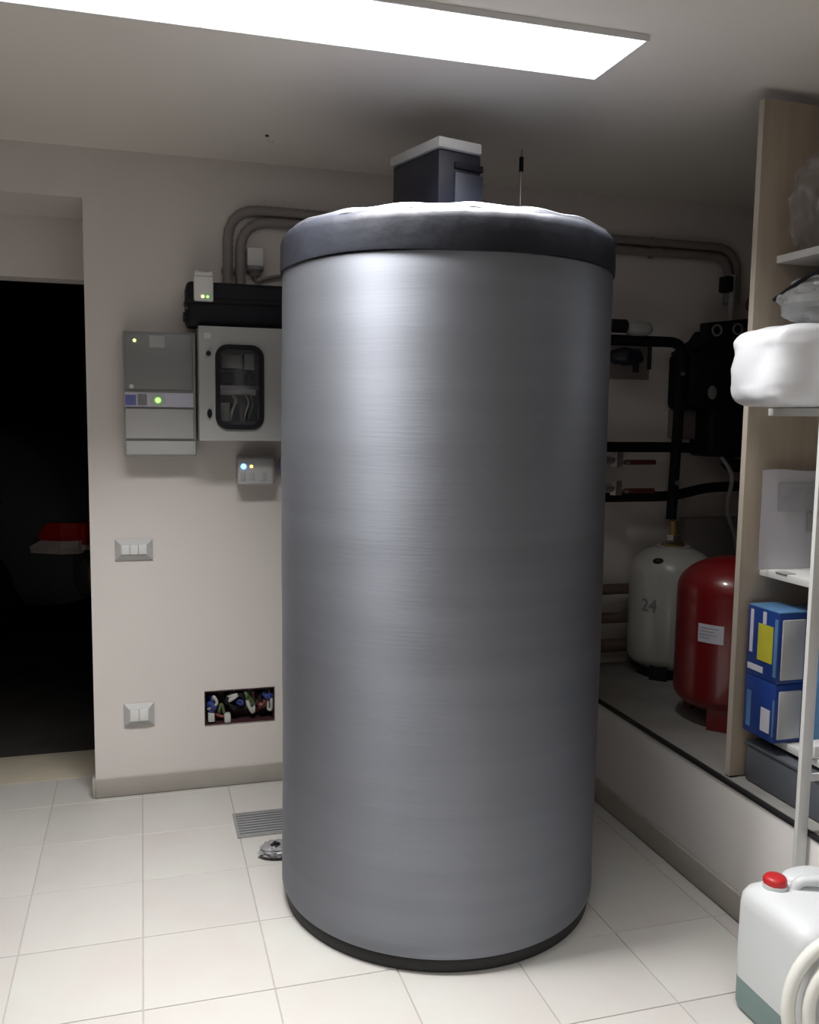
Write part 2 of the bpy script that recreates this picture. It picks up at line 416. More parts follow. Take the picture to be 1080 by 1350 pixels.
t = thing('ceiling_hook', 'tiny white screw hook in the ceiling left of the dark box', 'hook', (.43, 3.249, ZC))
obj('plug', tube([(.43, 3.249, ZC-.0005), (.43, 3.249, ZC-.006)], .006, 10), 'black', t)
obj('hook', tube([(.43, 3.249, ZC-.004), (.43, 3.249, ZC-.014), (.437, 3.249, ZC-.022), (.445, 3.246, ZC-.026), (.452, 3.246, ZC-.02)], .0025, 8), 'white', t)

# ------------------------------------------------------------------ wall cabinets (left)
t = thing('distribution_board', 'grey wall mounted distribution board with green lamp, left of the windowed box', 'electrical box', (.067, YB, 1.57))
obj('body', box(-.064, .197, 3.515, YB-.001, 1.34, 1.803, .008), 'grey', t)
obj('door', box(-.058, .186, 3.502, 3.517, 1.588, 1.797, .008), 'grey_d', t, 'smoked grey upper door')
obj('sticker', box(.03, .085, 3.5005, 3.5025, 1.742, 1.786, .0), 'grey', t, 'faint pale sticker')
obj('indicator_lamp', disc_y(-.022, 3.503, 1.766, .0055, .003), 'led_y', t, 'yellow lit lamp')
obj('screw', disc_y(-.035, 3.503, 1.599, .008, .003), 'white', t, 'white screw cap')
obj('meter_strip', box(-.060, .186, 3.506, 3.517, 1.525, 1.578, .002), 'lilac', t, 'lilac grey strip with controls')
obj('meter_label', box(-.058, -.020, 3.5035, 3.5065, 1.530, 1.568, 0), 'meter', t, 'small blue label')
obj('switch', box(-.014, .018, 3.500, 3.5075, 1.530, 1.572, .003), 'grey_d', t, 'dark grey switch')
obj('lamp_bezel', disc_y(.058, 3.507, 1.549, .024, .006, 24), 'grey_l', t)
obj('green_lamp', disc_y(.058, 3.501, 1.550, .0095, .004, 20), 'led_g', t, 'round green lit lamp')
obj('blank_cover', box(-.058, .186, 3.503, 3.517, 1.408, 1.518, .004), 'grey_l', t, 'light grey blank cover')
obj('lower_cover', box(-.058, .194, 3.505, 3.517, 1.348, 1.399, .004), 'grey_l', t, 'light grey lower cover')

x0, x1, z0, z1 = .203, .53, 1.404, 1.821
t = thing('window_enclosure', 'grey steel wall enclosure with a black framed rounded window', 'electrical box', (.366, YB, 1.61))
wi = rrect(.272, .427, 1.458, 1.746, .035); 
b = None
for q in ((x0, x1, 3.435, YB-.001, z0, z0+.006), (x0, x1, 3.435, YB-.001, z1-.006, z1), (x0, x0+.004, 3.435, YB-.001, z0+.006, z1-.006),
          (x1-.004, x1, 3.435, YB-.001, z0+.006, z1-.006), (x0+.004, x1-.004, 3.60, YB-.001, z0+.006, z1-.006)): b = box(*q, bm=b)
obj('body', b, 'steelbox', t, smooth=0)
def door_outer(loop, X0, X1, Z0, Z1):
    cx, cz = (loop[0][0]+loop[14][0])/2, (loop[0][1]+loop[14][1])/2; out = []
    n = len(loop)//4
    cs = [(X1, Z1), (X0, Z1), (X0, Z0), (X1, Z0)]
    for q in range(4):
        for k in range(n):
            f = k/(n-1)
            (a, c) = cs[q]
            # walk around the corner: first half on one side, second on the other
            lx, lz = loop[q*n+k]
            if q % 2 == 0: out.append((a if f <= .5 else (lx if f > .5 else a), c if f >= .5 else lz))
            else: out.append((a if f >= .5 else lx, c if f <= .5 else lz))
    return out
obj('door', ring_y(door_outer(wi, x0, x1, z0, z1), wi, 3.42, 3.434), 'steelbox', t, smooth=0)
obj('window_gasket', ring_y(rrect(.261, .438, 1.446, 1.757, .046), rrect(.278, .421, 1.464, 1.740, .030), 3.411, 3.424), 'black', t, 'black rounded window frame')
obj('window_pane', prism_y(rrect(.275, .424, 1.461, 1.743, .032), 3.4205, 3.4235), 'pane', t, 'clear pane')
for x, z, a, c in ((.330, 1.70, .08, .05), (.395, 1.70, .04, .06)):
    obj('breaker', box(x-a/2, x+a/2, 3.50, 3.599, z-c/2, z+c/2, .003), 'grey_d', t)
for x, a, m_ in ((.312, .055, 'black'), (.40, .032, 'black')):
    obj('contactor', box(x-a/2, x+a/2, 3.49, 3.599, 1.62, 1.66, .003), m_, t)
obj('mounting_rail', box(.21, .52, 3.55, 3.575, 1.596, 1.612), 'steel', t)
obj('terminal_strip', box(.28, .42, 3.52, 3.56, 1.575, 1.597, .002), 'grey_l', t)
for x, m_, a in ((.30, 'grey_d', .035), (.338, 'black', .03), (.402, 'black', .036)):
    obj('relay', box(x-a/2, x+a/2, 3.47, 3.56, 1.475, 1.545, .003), m_, t)
for k, (x, m_) in enumerate(((.318, 'wire_w'), (.325, 'wire_w'), (.368, 'wire_w'), (.372, 'wire_r'), (.385, 'wire_g'))):
    obj('wire', tube(bendpath([(x, 3.48, 1.475), (x+.008*(-1)**k, 3.455, 1.51), (x+.02, 3.46, 1.55), (x+.012, 3.53, 1.58)], .03), .0028, 6), m_, t)
obj('lock', disc_y(.237, 3.42, 1.722, .009, .01, 12), 'black', t, 'small black lock')
obj('lock', blob(.239, 3.412, 1.504, .009, .009, .017, 2, 0, flat=False, nu=16, nv=10), 'black', t, 'black key lock')
obj('sticker', box(.222, .246, 3.418, 3.42, 1.776, 1.796), 'label', t, 'small white sticker')
obj('hinge', tube([(x1+.004, 3.428, 1.50), (x1+.004, 3.428, 1.53)], .005, 8), 'black', t)

t = thing('cable_trunking', 'black bulky box lying on top of the windowed grey enclosure', 'box', (.35, YB, 1.823))
obj('body', box(.162, .56, 3.455, YB-.001, 1.824, 1.985, .02, 3), 'black', t)
obj('cover_lip', box(.158, .562, 3.449, 3.60, 1.905, 1.925, .006), 'black', t)
obj('end_knob', tube([(.165, 3.50, 1.857), (.152, 3.50, 1.857)], .018, 14), 'black', t)
obj('led', disc_y(.163, 3.452, 1.885, .004, .004, 10), 'wire_r', t, 'tiny red lamp')

t = thing('wireless_module', 'small white wireless module with green lamp on the black box', 'module', (.224, 3.455, 1.96))
obj('body', box(.188, .258, 3.425, 3.448, 1.910, 2.000, .006), 'white', t)
obj('head', prism_y([(.190, 2.000), (.256, 2.000), (.252, 2.018), (.234, 2.012), (.212, 2.012), (.194, 2.020)], 3.425, 3.446), 'white', t)
obj('indicator_lamp', disc_y(.219, 3.426, 1.926, .005, .003, 14), 'led_y', t, 'yellow green lit lamp')
obj('indicator_lamp', disc_y(.237, 3.426, 1.926, .004, .003, 14), 'led_g', t, 'dim green lamp')

t = thing('temperature_sensor', 'small white block sensor on a grey foot above the black box', 'sensor', (.427, YB, 2.03))
obj('body', box(.396, .458, 3.565, 3.608, 2.068, 2.138, .006), 'white', t)
obj('foot', lathe([(0, 2.028), (.018, 2.03), (.022, 2.045), (.034, 2.055), (.034, 2.068), (0, 2.068)], .427, 3.585, 24), 'grey_d', t)
obj('cable', tube(bendpath([(.427, 3.585, 2.035), (.43, 3.585, 2.012), (.48, 3.585, 2.03), (.56, 3.58, 2.045)], .02), .007, 8), 'greyconduit', t)

def corr(path, r, step=.012):
    P = [Vector(p) for p in path]; pts = []; rr = []; L = 0
    for i in range(len(P)-1):
        d = (P[i+1]-P[i]).length; n = max(1, int(d/step))
        for k in range(n): pts.append(P[i].lerp(P[i+1], k/n))
    pts.append(P[-1]); rr = [r*(1+.05*(-1)**k) for k in range(len(pts))]
    return tube(pts, rr, 12)
def conduit(x, z, xr, zr, zend, y, label):
    t = thing('cable_conduit', label, 'conduit', (x, YB, 1.99), group=None)
    path = bendpath([(x, y, 1.985), (x, y, z), (1.4, y, (z+zr)/2), (xr, y, zr), (xr, y, zend)], .13, 10)
    obj('conduit_tube', corr(path, .019), 'greyconduit', t)
    for cx_, cz_ in ((x, 2.05), (x+.42, z), (2.15, zr)):
        if cz_ == 2.05: bx = box(cx_-.023, cx_+.023, y-.005, YB-.001, cz_-.008, cz_+.008, .003)
        else: bx = box(cx_-.008, cx_+.008, y-.005, YB-.001, cz_-.023, cz_+.023, .003)
        obj('clip', bx, 'greyconduit', t)
conduit(.324, 2.280, 2.585, 2.274, 2.03, 3.586, 'outer upper grey conduit arching over from the black box')
conduit(.372, 2.238, 2.545, 2.232, 2.03, 3.586, 'inner lower grey conduit arching over from the black box')

t = thing('junction_box', 'small grey junction box with lit blue lamp under the windowed enclosure', 'junction box', (.42, YB, 1.28))
obj('body', box(.352, .500, 3.545, YB-.001, 1.232, 1.340, .006), 'grey', t)
obj('cover', box(.350, .492, 3.533, 3.546, 1.229, 1.336, .010, 3), 'grey_l', t)
obj('blue_lamp', disc_y(.374, 3.534, 1.302, .010, .004, 18), 'led_b', t, 'bright blue lit lamp')
obj('orange_lamp', disc_y(.404, 3.534, 1.302, .006, .003, 14), 'led_o', t, 'small orange lit lamp')
for x in (.372, .406, .452): obj('switch', box(x-.009, x+.009, 3.530, 3.534, 1.248, 1.276, .001), 'grey', t)
t = thing('pilot_lamp', 'tiny violet lit pilot lamp at the tank edge', 'lamp', (.545, YB, 1.30))
obj('housing', box(.520, .60, 3.57, YB-.001, 1.26, 1.335, .006), 'grey', t)
obj('lens', blob(.533, 3.568, 1.300, .008, .006, .015, 2, 0, flat=False, nu=14, nv=8), 'led_v', t)

def socket(x0, x1, z0, z1, label, n, plug=False):
    cx, cz = (x0+x1)/2, (z0+z1)/2
    t = thing('wall_socket', label, 'socket', (cx, YB, cz))
    # sloping plate with pale bevelled frame
    b = bmesh.new(); o_ = [(x0, z0), (x1, z0), (x1, z1), (x0, z1)]; i_ = [(x0+.02, z0+.02), (x1-.02, z0+.02), (x1-.02, z1-.02), (x0+.02, z1-.02)]
    A = [b.verts.new((x, YB-.001, z)) for x, z in o_]; A2 = [b.verts.new((x, YB-.006, z)) for x, z in o_]; B = [b.verts.new((x, YB-.020, z)) for x, z in i_]
    b.faces.new(A); b.faces.new(B)
    for k in range(4):
        j = (k+1) % 4; b.faces.new((A[k], A[j], A2[j], A2[k])); b.faces.new((A2[k], A2[j], B[j], B[k]))
    obj('cover_plate', b, 'grey_l', t, smooth=0)
    wd = (x1-x0-.044)/n
    for k in range(n):
        xa = x0+.022+k*wd
        obj('switch' if not plug or k else 'socket_insert', box(xa+.001, xa+wd-.001, YB-.025, YB-.018, z0+.024, z1-.022, .002), 'white', t)
socket(-.107, .032, .938, 1.020, 'grey framed three gang wall switch, upper of the two plates', 3)
socket(-.086, .028, .278, .370, 'grey framed wall socket near the floor, lower of the two plates', 2, True)
obj_ = None
t = thing('open_wall_box', 'open recessed wall box with loose coloured wires near the floor', 'wall box', (.3625, YB, .326))
b = None
for q in ((.223, .502, 3.69, 3.70, .257, .395), (.223, .226, YB-.004, 3.69, .257, .395), (.499, .502, YB-.004, 3.69, .257, .395),
          (.226, .499, YB-.004, 3.69, .257, .260), (.226, .499, YB-.004, 3.69, .392, .395)): b = box(*q, bm=b)
obj('box_shell', b, 'boxred', t, smooth=0)
random.seed(5)
wm = ['wire_b', 'wire_w', 'wire_r', 'wire_g', 'black', 'wire_w', 'wire_b', 'black', 'wire_g', 'wire_w', 'wire_r', 'black', 'wire_b', 'wire_w']
for k, m_ in enumerate(wm):
    xa = .235+.255*k/(len(wm)-1); P = [(xa, 3.68, random.uniform(.28, .38))]
    for q in range(4): P.append((min(.492, max(.232, xa+random.uniform(-.03, .04))), random.uniform(3.61, 3.64), random.uniform(.272, .382)))
    P.append((xa+.01 if xa < .47 else xa-.02, 3.68, random.uniform(.28, .38)))
    obj('wire', tube(bendpath(P, .05, 5), random.choice((.006, .008, .011)), 8), m_, t)
obj('connector', box(.236, .262, 3.606, 3.64, .268, .30, .004), 'wire_w', t)
obj('connector', box(.300, .325, 3.60, 3.64, .262, .295, .004), 'wire_w', t)

# ------------------------------------------------------------------ floor drain and scrap
t = thing('floor_drain', 'grey square drain grate in the floor beside the tank', 'drain', (.40, 3.22, 0))
b = box(.302, .512, 3.118, 3.128, -.001, .004); b = box(.302, .512, 3.312, 3.322, -.001, .004, bm=b)
b = box(.302, .312, 3.128, 3.312, -.001, .004, bm=b); b = box(.502, .512, 3.128, 3.312, -.001, .004, bm=b)
obj('frame', b, 'grate', t)
obj('tray', box(.312, .502, 3.128, 3.312, .0004, .0014), 'bin', t, smooth=0)
for k in range(9):
    y = 3.137+k*.0208; obj('bar', box(.312, .502, y-.006, y+.006, .0016, .0038, .0006), 'grate', t)
t = thing('crumpled_foil', 'crumpled grey scrap with a black lump as hollow on the floor against the tank', 'scrap', (.42, 2.96, 0))
obj('scrap', blob(.425, 2.965, .022, .062, .05, .022, 2.2, .14, 9, 3, 36, 20), 'foil', t)
obj('fold_shade', blob(.415, 2.955, .040, .020, .014, .010, 2, .3, 7, 5, 16, 10), 'black', t, 'black lump for the shade in the fold')  # black lump stands in for the shade inside the fold

# ------------------------------------------------------------------ alcove plumbing
def pipe(label, pts, r=.0225, rad=.07, m='blackfoam'):
    t = thing('insulated_pipe', label, 'pipe', pts[0])
    obj('insulation', tube(bendpath(pts, rad, 8), r, 16), m, t); return t
t = pipe('black insulated pipe bending down to the white vessel', [(1.10, 3.125, 1.83), (1.10, 3.44, 1.83), (2.235, 3.44, 1.835), (2.205, 3.43, 1.074)])
obj('thermometer_stud', disc_y(2.222, 3.42, 1.70, .009, .012, 14), 'steel', t, 'small shiny stud')
obj('thermometer_stud', disc_y(2.212, 3.41, 1.235, .011, .012, 14), 'steel', t, 'small shiny stud')
pipe('black insulated pipe, middle one, running level to the pump group', [(1.10, 3.125, 1.385), (1.10, 3.50, 1.385), (2.20, 3.50, 1.385), (2.388, 3.50, 1.382)])
pipe('black insulated pipe, lowest one, rising slightly to the right', [(1.10, 3.125, 1.168), (1.10, 3.50, 1.168), (2.25, 3.50, 1.168), (2.42, 3.50, 1.205), (2.80, 3.50, 1.215)])
for i, z in enumerate((.755, .625, .50)):
    t = thing('wall_pipe', ['topmost', 'middle', 'lowest'][i]+' short dull brown pipe between tank and white vessel', 'pipe', (1.8, 3.52, z))
    obj('pipe_run', tube(bendpath([(1.15, 3.10, z), (1.15, 3.53, z), (2.1, 3.53, z), (2.4, 3.53, z)], .06), .024 if i < 2 else .03, 14), 'copper', t)

for i, z in enumerate((1.335, 1.215)):
    t = thing('ball_valve', ['upper', 'lower'][i]+' steel ball valve with red lever beside the tank', 'valve', (1.93, 3.40, z))
    obj('body', tube([(1.34, 2.96, z), (1.34, 3.40, z), (1.90, 3.41, z), (1.93, 3.41, z)], .02, 12), 'steel', t)
    obj('nut', lathe([(0, z-.03), (.028, z-.03), (.028, z+.03), (0, z+.03)], 1.92, 3.41, 6), 'steel', t, 'hexagon nut')
    obj('lever', box(1.935, 2.08, 3.362, 3.38, z-.020, z+.001, .006), 'redhandle', t, 'red lever')
    obj('stem', tube([(1.945, 3.41, z-.012), (1.945, 3.36, z-.012)], .008, 8), 'steel', t)

t = thing('circulation_pump', 'dark circulation pump with pale rounded cap on the top pipe', 'pump', (1.93, 3.44, 1.86))
obj('cap', blob(2.00, 3.42, 1.882, .065, .045, .032, 2.3, .02), 'grey', t, 'pale grey rounded cap')
obj('motor', tube([(1.86, 3.40, 1.888), (1.93, 3.40, 1.888)], .028, 18), 'black', t)
obj('body', blob(1.95, 3.42, 1.765, .075, .05, .038, 2.4, .06, flat=False), 'navy', t)
obj('drain_tap', tube([(1.985, 3.40, 1.75), (1.985, 3.40, 1.70)], .013, 10), 'black', t)
obj('drain_tap', tube([(2.06, 3.42, 1.815), (2.06, 3.42, 1.715)], .009, 10), 'black', t)
t = thing('back_plate', 'pale mounting plate on the wall behind the dark pump', 'plate', (2.0, YB, 1.76))
obj('plate', box(1.80, 2.17, YB-.012, YB-.001, 1.68, 1.85, .003), 'greyconduit', t)

t = thing('pump_station', 'large black foam shell pump station with gauges between pipe and shelving', 'pump station', (2.50, YB, 1.6))
obj('lower_shell', box(2.39, 2.64, 3.44, YB-.001, 1.345, 1.60, .02, 3), 'black', t)
obj('middle_shell', box(2.262, 2.66, 3.42, YB-.001, 1.55, 1.80, .03, 3), 'blackfoam', t)
obj('shoulder', prism_y([(2.29, 1.79), (2.66, 1.79), (2.66, 1.90), (2.40, 1.90), (2.37, 1.86), (2.28, 1.80)], 3.45, YB-.001), 'blackfoam', t)
obj('top_plate', prism_y([(2.352, 1.845), (2.68, 1.885), (2.68, 1.965), (2.352, 1.925)], 3.44, 3.50), 'black', t)
for x, z in ((2.395, 1.893), (2.50, 1.902)):
    obj('gauge', ring_y([(x+.026*cos(a), z+.026*sin(a)) for a in [2*pi*k/20 for k in range(20)]],
        [(x+.019*cos(a), z+.019*sin(a)) for a in [2*pi*k/20 for k in range(20)]], 3.434, 3.441), 'greyconduit', t, 'grey ringed gauge')
obj('badge', blob(2.375, 3.420, 1.625, .022, .008, .03, 2, 0, flat=False, nu=20, nv=12), 'grey_d', t, 'grey oval badge')
obj('bottom_elbow', tube(bendpath([(2.52, 3.50, 1.36), (2.53, 3.50, 1.305), (2.66, 3.50, 1.30)], .05), .03, 14), 'black', t)
t = thing('grey_backing_box', 'dark grey box on the wall under the pump station', 'box', (2.34, YB, 1.5))
obj('body', box(2.28, 2.388, 3.55, YB-.001, 1.42, 1.548, .004), 'greyconduit', t)
t = thing('drain_hose', 'thin grey hose curving down from the pump station', 'hose', (2.5, 3.45, 1.3))
obj('hose', tube(bendpath([(2.47, 3.47, 1.343), (2.51, 3.43, 1.27), (2.49, 3.44, 1.1), (2.55, 3.45, 1.0), (2.60, 3.46, .8), (2.60, 3.46, .402)], .08), .010, 10), 'grey', t)
t = thing('green_riser_pipe', 'dark green vertical pipe behind the red vessel', 'pipe', (2.61, 3.40, .4))
obj('riser', tube([(2.605, 3.36, .401), (2.605, 3.36, 1.165)], .045, 20), 'green', t)
t = thing('wall_panel_box', 'dull grey panel on the wall behind the red vessel', 'box', (2.50, YB, 1.0))
obj('panel', box(2.36, 2.68, 3.56, YB-.001, .80, 1.06, .004), 'greyconduit', t)
# bits above the pump station
t = thing('safety_valve', 'small brass and red safety valve above the pump station', 'valve', (2.64, 3.50, 2.02))
obj('stem', tube([(2.625, 3.50, 1.962), (2.625, 3.50, 2.20)], .014, 12), 'brass', t)
obj('red_cap', tube([(2.600, 3.46, 2.10), (2.600, 3.46, 2.17)], .020, 14), 'redhandle', t, 'dark red cap')
obj('brass_head', tube([(2.632, 3.48, 2.19), (2.632, 3.48, 2.25)], .018, 14), 'brass', t)
obj('collar', tube([(2.60, 3.50, 2.02), (2.70, 3.50, 2.02)], .030, 16), 'copper', t)
t = thing('flexible_riser', 'grey pipe with black clamp rising from pump station to conduit', 'pipe', (2.54, 3.52, 1.92))
obj('riser', tube([(2.535, 3.54, 1.925), (2.535, 3.54, 2.15)], .014, 12), 'grey', t)
obj('clamp', box(2.475, 2.515, 3.50, 3.56, 2.07, 2.14, .008), 'black', t)
obj('arm', tube([(2.50, 3.53, 2.10), (2.535, 3.54, 2.10)], .008, 8), 'black', t)

# ------------------------------------------------------------------ expansion vessels
def vessel(name, label, cx, cy, R, z0, z1, m, legm):
    t = thing(name, label, 'tank', (cx, cy, .40))
    P = [(0, z0)]; h = R*.62; hb = R*.42
    for k in range(1, 11):
        a = -pi/2+pi/2*k/10; P.append((R*cos(a), z0+hb+hb*sin(a)))
    for k in range(0, 13):
        a = pi/2*k/12; P.append((R*cos(a), z1-h+h*sin(a)))
    P[-1] = (0, z1)
    obj('shell', lathe(P, cx, cy, 64), m, t)
    for k in range(3):
        a = radians(-137+120*k); dx, dy = cos(a), sin(a); q = R*.74
        b = bmesh.new(); tx, ty = -dy, dx; w_ = .036
        pts = []
        for rr, z in ((q+.03, z0+.055), (q+.03, .401), (q-.004, .401), (q-.004, z0+.05)):
            pts.append((rr, z))
        A = [b.verts.new((cx+dx*r-tx*w_, cy+dy*r-ty*w_, z)) for r, z in pts]; B = [b.verts.new((cx+dx*r+tx*w_, cy+dy*r+ty*w_, z)) for r, z in pts]
        b.faces.new(A); b.faces.new(B)
        for k2 in range(4): b.faces.new((A[k2], A[(k2+1) % 4], B[(k2+1) % 4], B[k2]))
        obj('leg', b, legm, t, smooth=0)
    return t
WX, WY, WR = 2.20, 3.40, .178
t = vessel('expansion_vessel', 'white upright expansion vessel behind the red one', WX, WY, WR, .418, .965, 'wtank', 'blackrub')
obj('base_skirt', lathe([(.13, .401), (.135, .401), (.135, .455), (.13, .455)], WX, WY, 40), 'blackrub', t, 'black base ring')
obj('top_fitting', lathe([(0, .955), (.05, .958), (.05, .972), (.022, .976), (.018, .985), (.018, 1.07), (0, 1.07)], WX, WY, 24), 'brass', t, 'brass fitting')
obj('union_nut', lathe([(0, .985), (.028, .985), (.028, 1.01), (0, 1.01)], WX, WY, 6), 'steel', t)
obj('flange', lathe([(.045, .955), (.075, .955), (.075, .963), (.045, .963)], WX, WY, 30), 'grey', t)
obj('plug_cap', blob(2.083, 3.318, .910, .026, .024, .014, 2, 0, flat=False, nu=18, nv=10), 'blackrub', t, 'black plug')
obj('star_handle', tube([(2.13, 3.36, .985), (2.28, 3.40, .985)], .006, 8), 'steel', t)
# capacity numerals wrapped on the shell
def wrap_text(txt, size, cx, cy, R, a0, zc, m, parent, name='numerals'):
    cu = bpy.data.curves.new('txt', 'FONT'); cu.body = txt; cu.size = size; cu.extrude = .0; cu.align_x = 'CENTER'; cu.align_y = 'CENTER'; cu.offset = .0015
    to = bpy.data.objects.new('txt', cu); C.objects.link(to); bpy.context.view_layer.update()
    dg = bpy.context.evaluated_depsgraph_get(); me = bpy.data.meshes.new_from_object(to.evaluated_get(dg))
    bpy.data.objects.remove(to)
    b = bmesh.new(); b.from_mesh(me); bpy.data.meshes.remove(me)
    for v in b.verts:
        a = a0+v.co.x/R; z = zc+v.co.y; v.co = Vector((cx+(R+.0012)*cos(a), cy+(R+.0012)*sin(a), z))
    obj(name, b, m, parent, 'grey numerals', smooth=0)
wrap_text('24', .075, WX, WY, WR, radians(-152), .720, 'grey_d', t)
RX, RY, RR = 2.073, 2.80, .197
t = vessel('expansion_vessel', 'glossy red upright expansion vessel on legs beside the shelving panel', RX, RY, RR, .432, 1.01, 'red', 'red')
obj('plug_cap', blob(1.965, 2.735, .955, .027, .025, .015, 2, 0, flat=False, nu=18, nv=10), 'blackrub', t, 'black plug')
b = bmesh.new(); n = 10; a0, a1 = radians(-160), radians(-133)
rows = [[b.verts.new((RX+(RR+r)*cos(a0+(a1-a0)*k/n), RY+(RR+r)*sin(a0+(a1-a0)*k/n), z)) for k in range(n+1)] for z, r in ((.722, .0015), (.788, .0015))]
for k in range(n): b.faces.new((rows[0][k], rows[0][k+1], rows[1][k+1], rows[1][k]))
obj('rating_label', b, 'label', t, 'white rating label')
for zz, s in ((.772, .9), (.760, .7), (.748, .8), (.737, .5)):
    b = bmesh.new(); A = []; e = a0+.03
    rows = [[b.verts.new((RX+(RR+.0022)*cos(e+(a1-a0)*s*.85*k/n), RY+(RR+.0022)*sin(e+(a1-a0)*s*.85*k/n), z)) for k in range(n+1)] for z in (zz, zz+.004)]
    for k in range(n): b.faces.new((rows[0][k], rows[0][k+1], rows[1][k+1], rows[1][k]))
    obj('print_line', b, 'papergrey', t)

# ------------------------------------------------------------------ shelving unit
PY = 2.31                                     # near face of the end panel
SX0, SX1 = 1.80, 2.25
t = thing('shelving_unit', 'tall shelving unit with pale wooden end panel and white shelves on the ledge', 'shelving', (1.95, 1.6, .40))
obj('end_panel', box(1.732, SX1+.02, PY, PY+.022, .405, 2.425, .0015), 'wood', t, 'pale wooden end panel')
obj('panel_edge', box(1.7305, 1.7325, PY, PY+.022, .405, 2.425, 0), 'wood_edge', t, 'paler edge band')
for z in (1.987, 1.541, 1.058, .562):
    obj('shelf_board', box(SX0, SX1, .75, PY-.001, z-.022, z, .0015), 'shelf', t, 'white shelf board')
obj('foot', box(1.735, 1.76, PY, PY+.02, .4005, .405), 'blackrub', t)
obj('back_panel', box(SX1, SX1+.008, .75, PY-.001, .405, 2.425), 'wood', t)
obj('end_panel', box(1.732, SX1+.02, .728, .75, .405, 2.425, .0015), 'wood', t, 'pale wooden end panel')
obj('post', box(1.672, 1.706, 1.932, 1.946, .002, 2.40, .002), 'shelf', t, 'slim white upright')
for z in (1.976, 1.530, 1.047, .551): obj('bracket', box(1.690, SX0+.02, 1.934, 1.944, z-.009, z+.009), 'shelf', t)

# items on the shelves
t = thing('wrapped_roll', 'puffy white plastic wrapped bundle overhanging the second highest shelf', 'bundle', (1.83, 2.08, 1.542))
b = blob(1.86, 2.10, 1.650, .262, .165, .114, 5.0, .035, 4, 2, 72, 40, rz=radians(-10))
obj('bundle', b, 'bag', t)
obj('knot_fold', blob(1.70, 2.04, 1.70, .02, .02, .012, 2, .3, 8, 4, 16, 10), 'bag', t)

t = thing('clear_plastic_bag', 'clear plastic bag with a dark rim lying on the white bundle', 'bag', (1.92, 2.02, 1.74))
obj('bag', blob(1.88, 2.13, 1.838, .165, .14, .070, 2.3, .08, 8, 6, 44, 26, rz=radians(10)), 'clear', t)
obj('rim', tube(bendpath([(1.738, 2.23, 1.848), (1.738, 2.15, 1.878), (1.745, 2.05, 1.912), (1.765, 1.92, 1.935)], .05), .006, 8), 'black', t, 'dark rim')
t = thing('black_pouch', 'black pouch tucked between clear bag and top shelf', 'pouch', (1.95, 2.1, 1.9))
obj('pouch', blob(1.985, 2.20, 1.938, .105, .07, .024, 2.6, .08, 5, 8, rz=.3), 'navy', t)
t = thing('thin_film_bag', 'thin translucent film bag standing on the top shelf', 'bag', (1.92, 2.2, 1.987))
obj('film', blob(1.865, 2.225, 2.115, .075, .06, .13, 2.2, .16, 7, 9, 40, 26), 'clearthin', t)
t = thing('dark_green_bundle', 'dark green bundle at the back of the top shelf', 'bundle', (2.0, 2.05, 1.987))
obj('bundle', blob(2.03, 2.17, 2.08, .085, .10, .095, 2.6, .08, 6, 11), 'green', t)
obj('strap', tube([(1.98+.1*k/8, 2.065, 2.06+.03*sin(k)) for k in range(9)], .006, 6), 'blackrub', t)

t = thing('document', 'white printed sheet standing on the middle shelf against the wooden panel', 'sheet', (1.9, 2.25, 1.06))
xs = (1.764, 2.02)
b = bmesh.new(); n = 14; A = []
for j in range(9):
    z = 1.060+j*(1.358-1.060)/8
    A.append([b.verts.new((xs[0]+(xs[1]-xs[0])*k/n, 2.268+.002*sin(k*.6)+.002*sin(j*.7+k*.3)+.006*j/8, z+.003*sin(k*.5)*(j == 8))) for k in range(n+1)])
for j in range(8):
    for k in range(n): b.faces.new((A[j][k], A[j][k+1], A[j+1][k+1], A[j+1][k]))
bmesh.ops.solidify(b, geom=list(b.faces), thickness=.002)
obj('sheet', b, 'paper', t)
def patch(x0, x1, z0, z1, m, name, label=None):
    b = bmesh.new(); R_ = []
    for j in range(5):
        z = z0+(z1-z0)*j/4; jj = (z-1.060)/(1.358-1.060)*8
        R_.append([])
        for q in range(9):
            x = x0+(x1-x0)*q/8; k = (x-xs[0])/(xs[1]-xs[0])*n
            R_[-1].append(b.verts.new((x, 2.2640+.002*sin(k*.6)+.002*sin(jj*.7+k*.3)+.006*jj/8, z)))
    for j in range(4):
        for q in range(8): b.faces.new((R_[j][q], R_[j][q+1], R_[j+1][q+1], R_[j+1][q]))
    obj(name, b, m, t, label, smooth=0)
patch(1.823, 1.96, 1.235, 1.318, 'papergrey', 'printed_block', 'grey printed block')
patch(1.925, 1.948, 1.17, 1.232, 'papergrey', 'printed_block', 'grey printed block')
t = thing('shelf_clip', 'small grey clip strip on the middle shelf edge', 'clip', (1.80, 2.2, 1.06))
obj('clip', box(1.796, 1.83, 2.185, 2.235, 1.0585, 1.0605), 'grey', t)

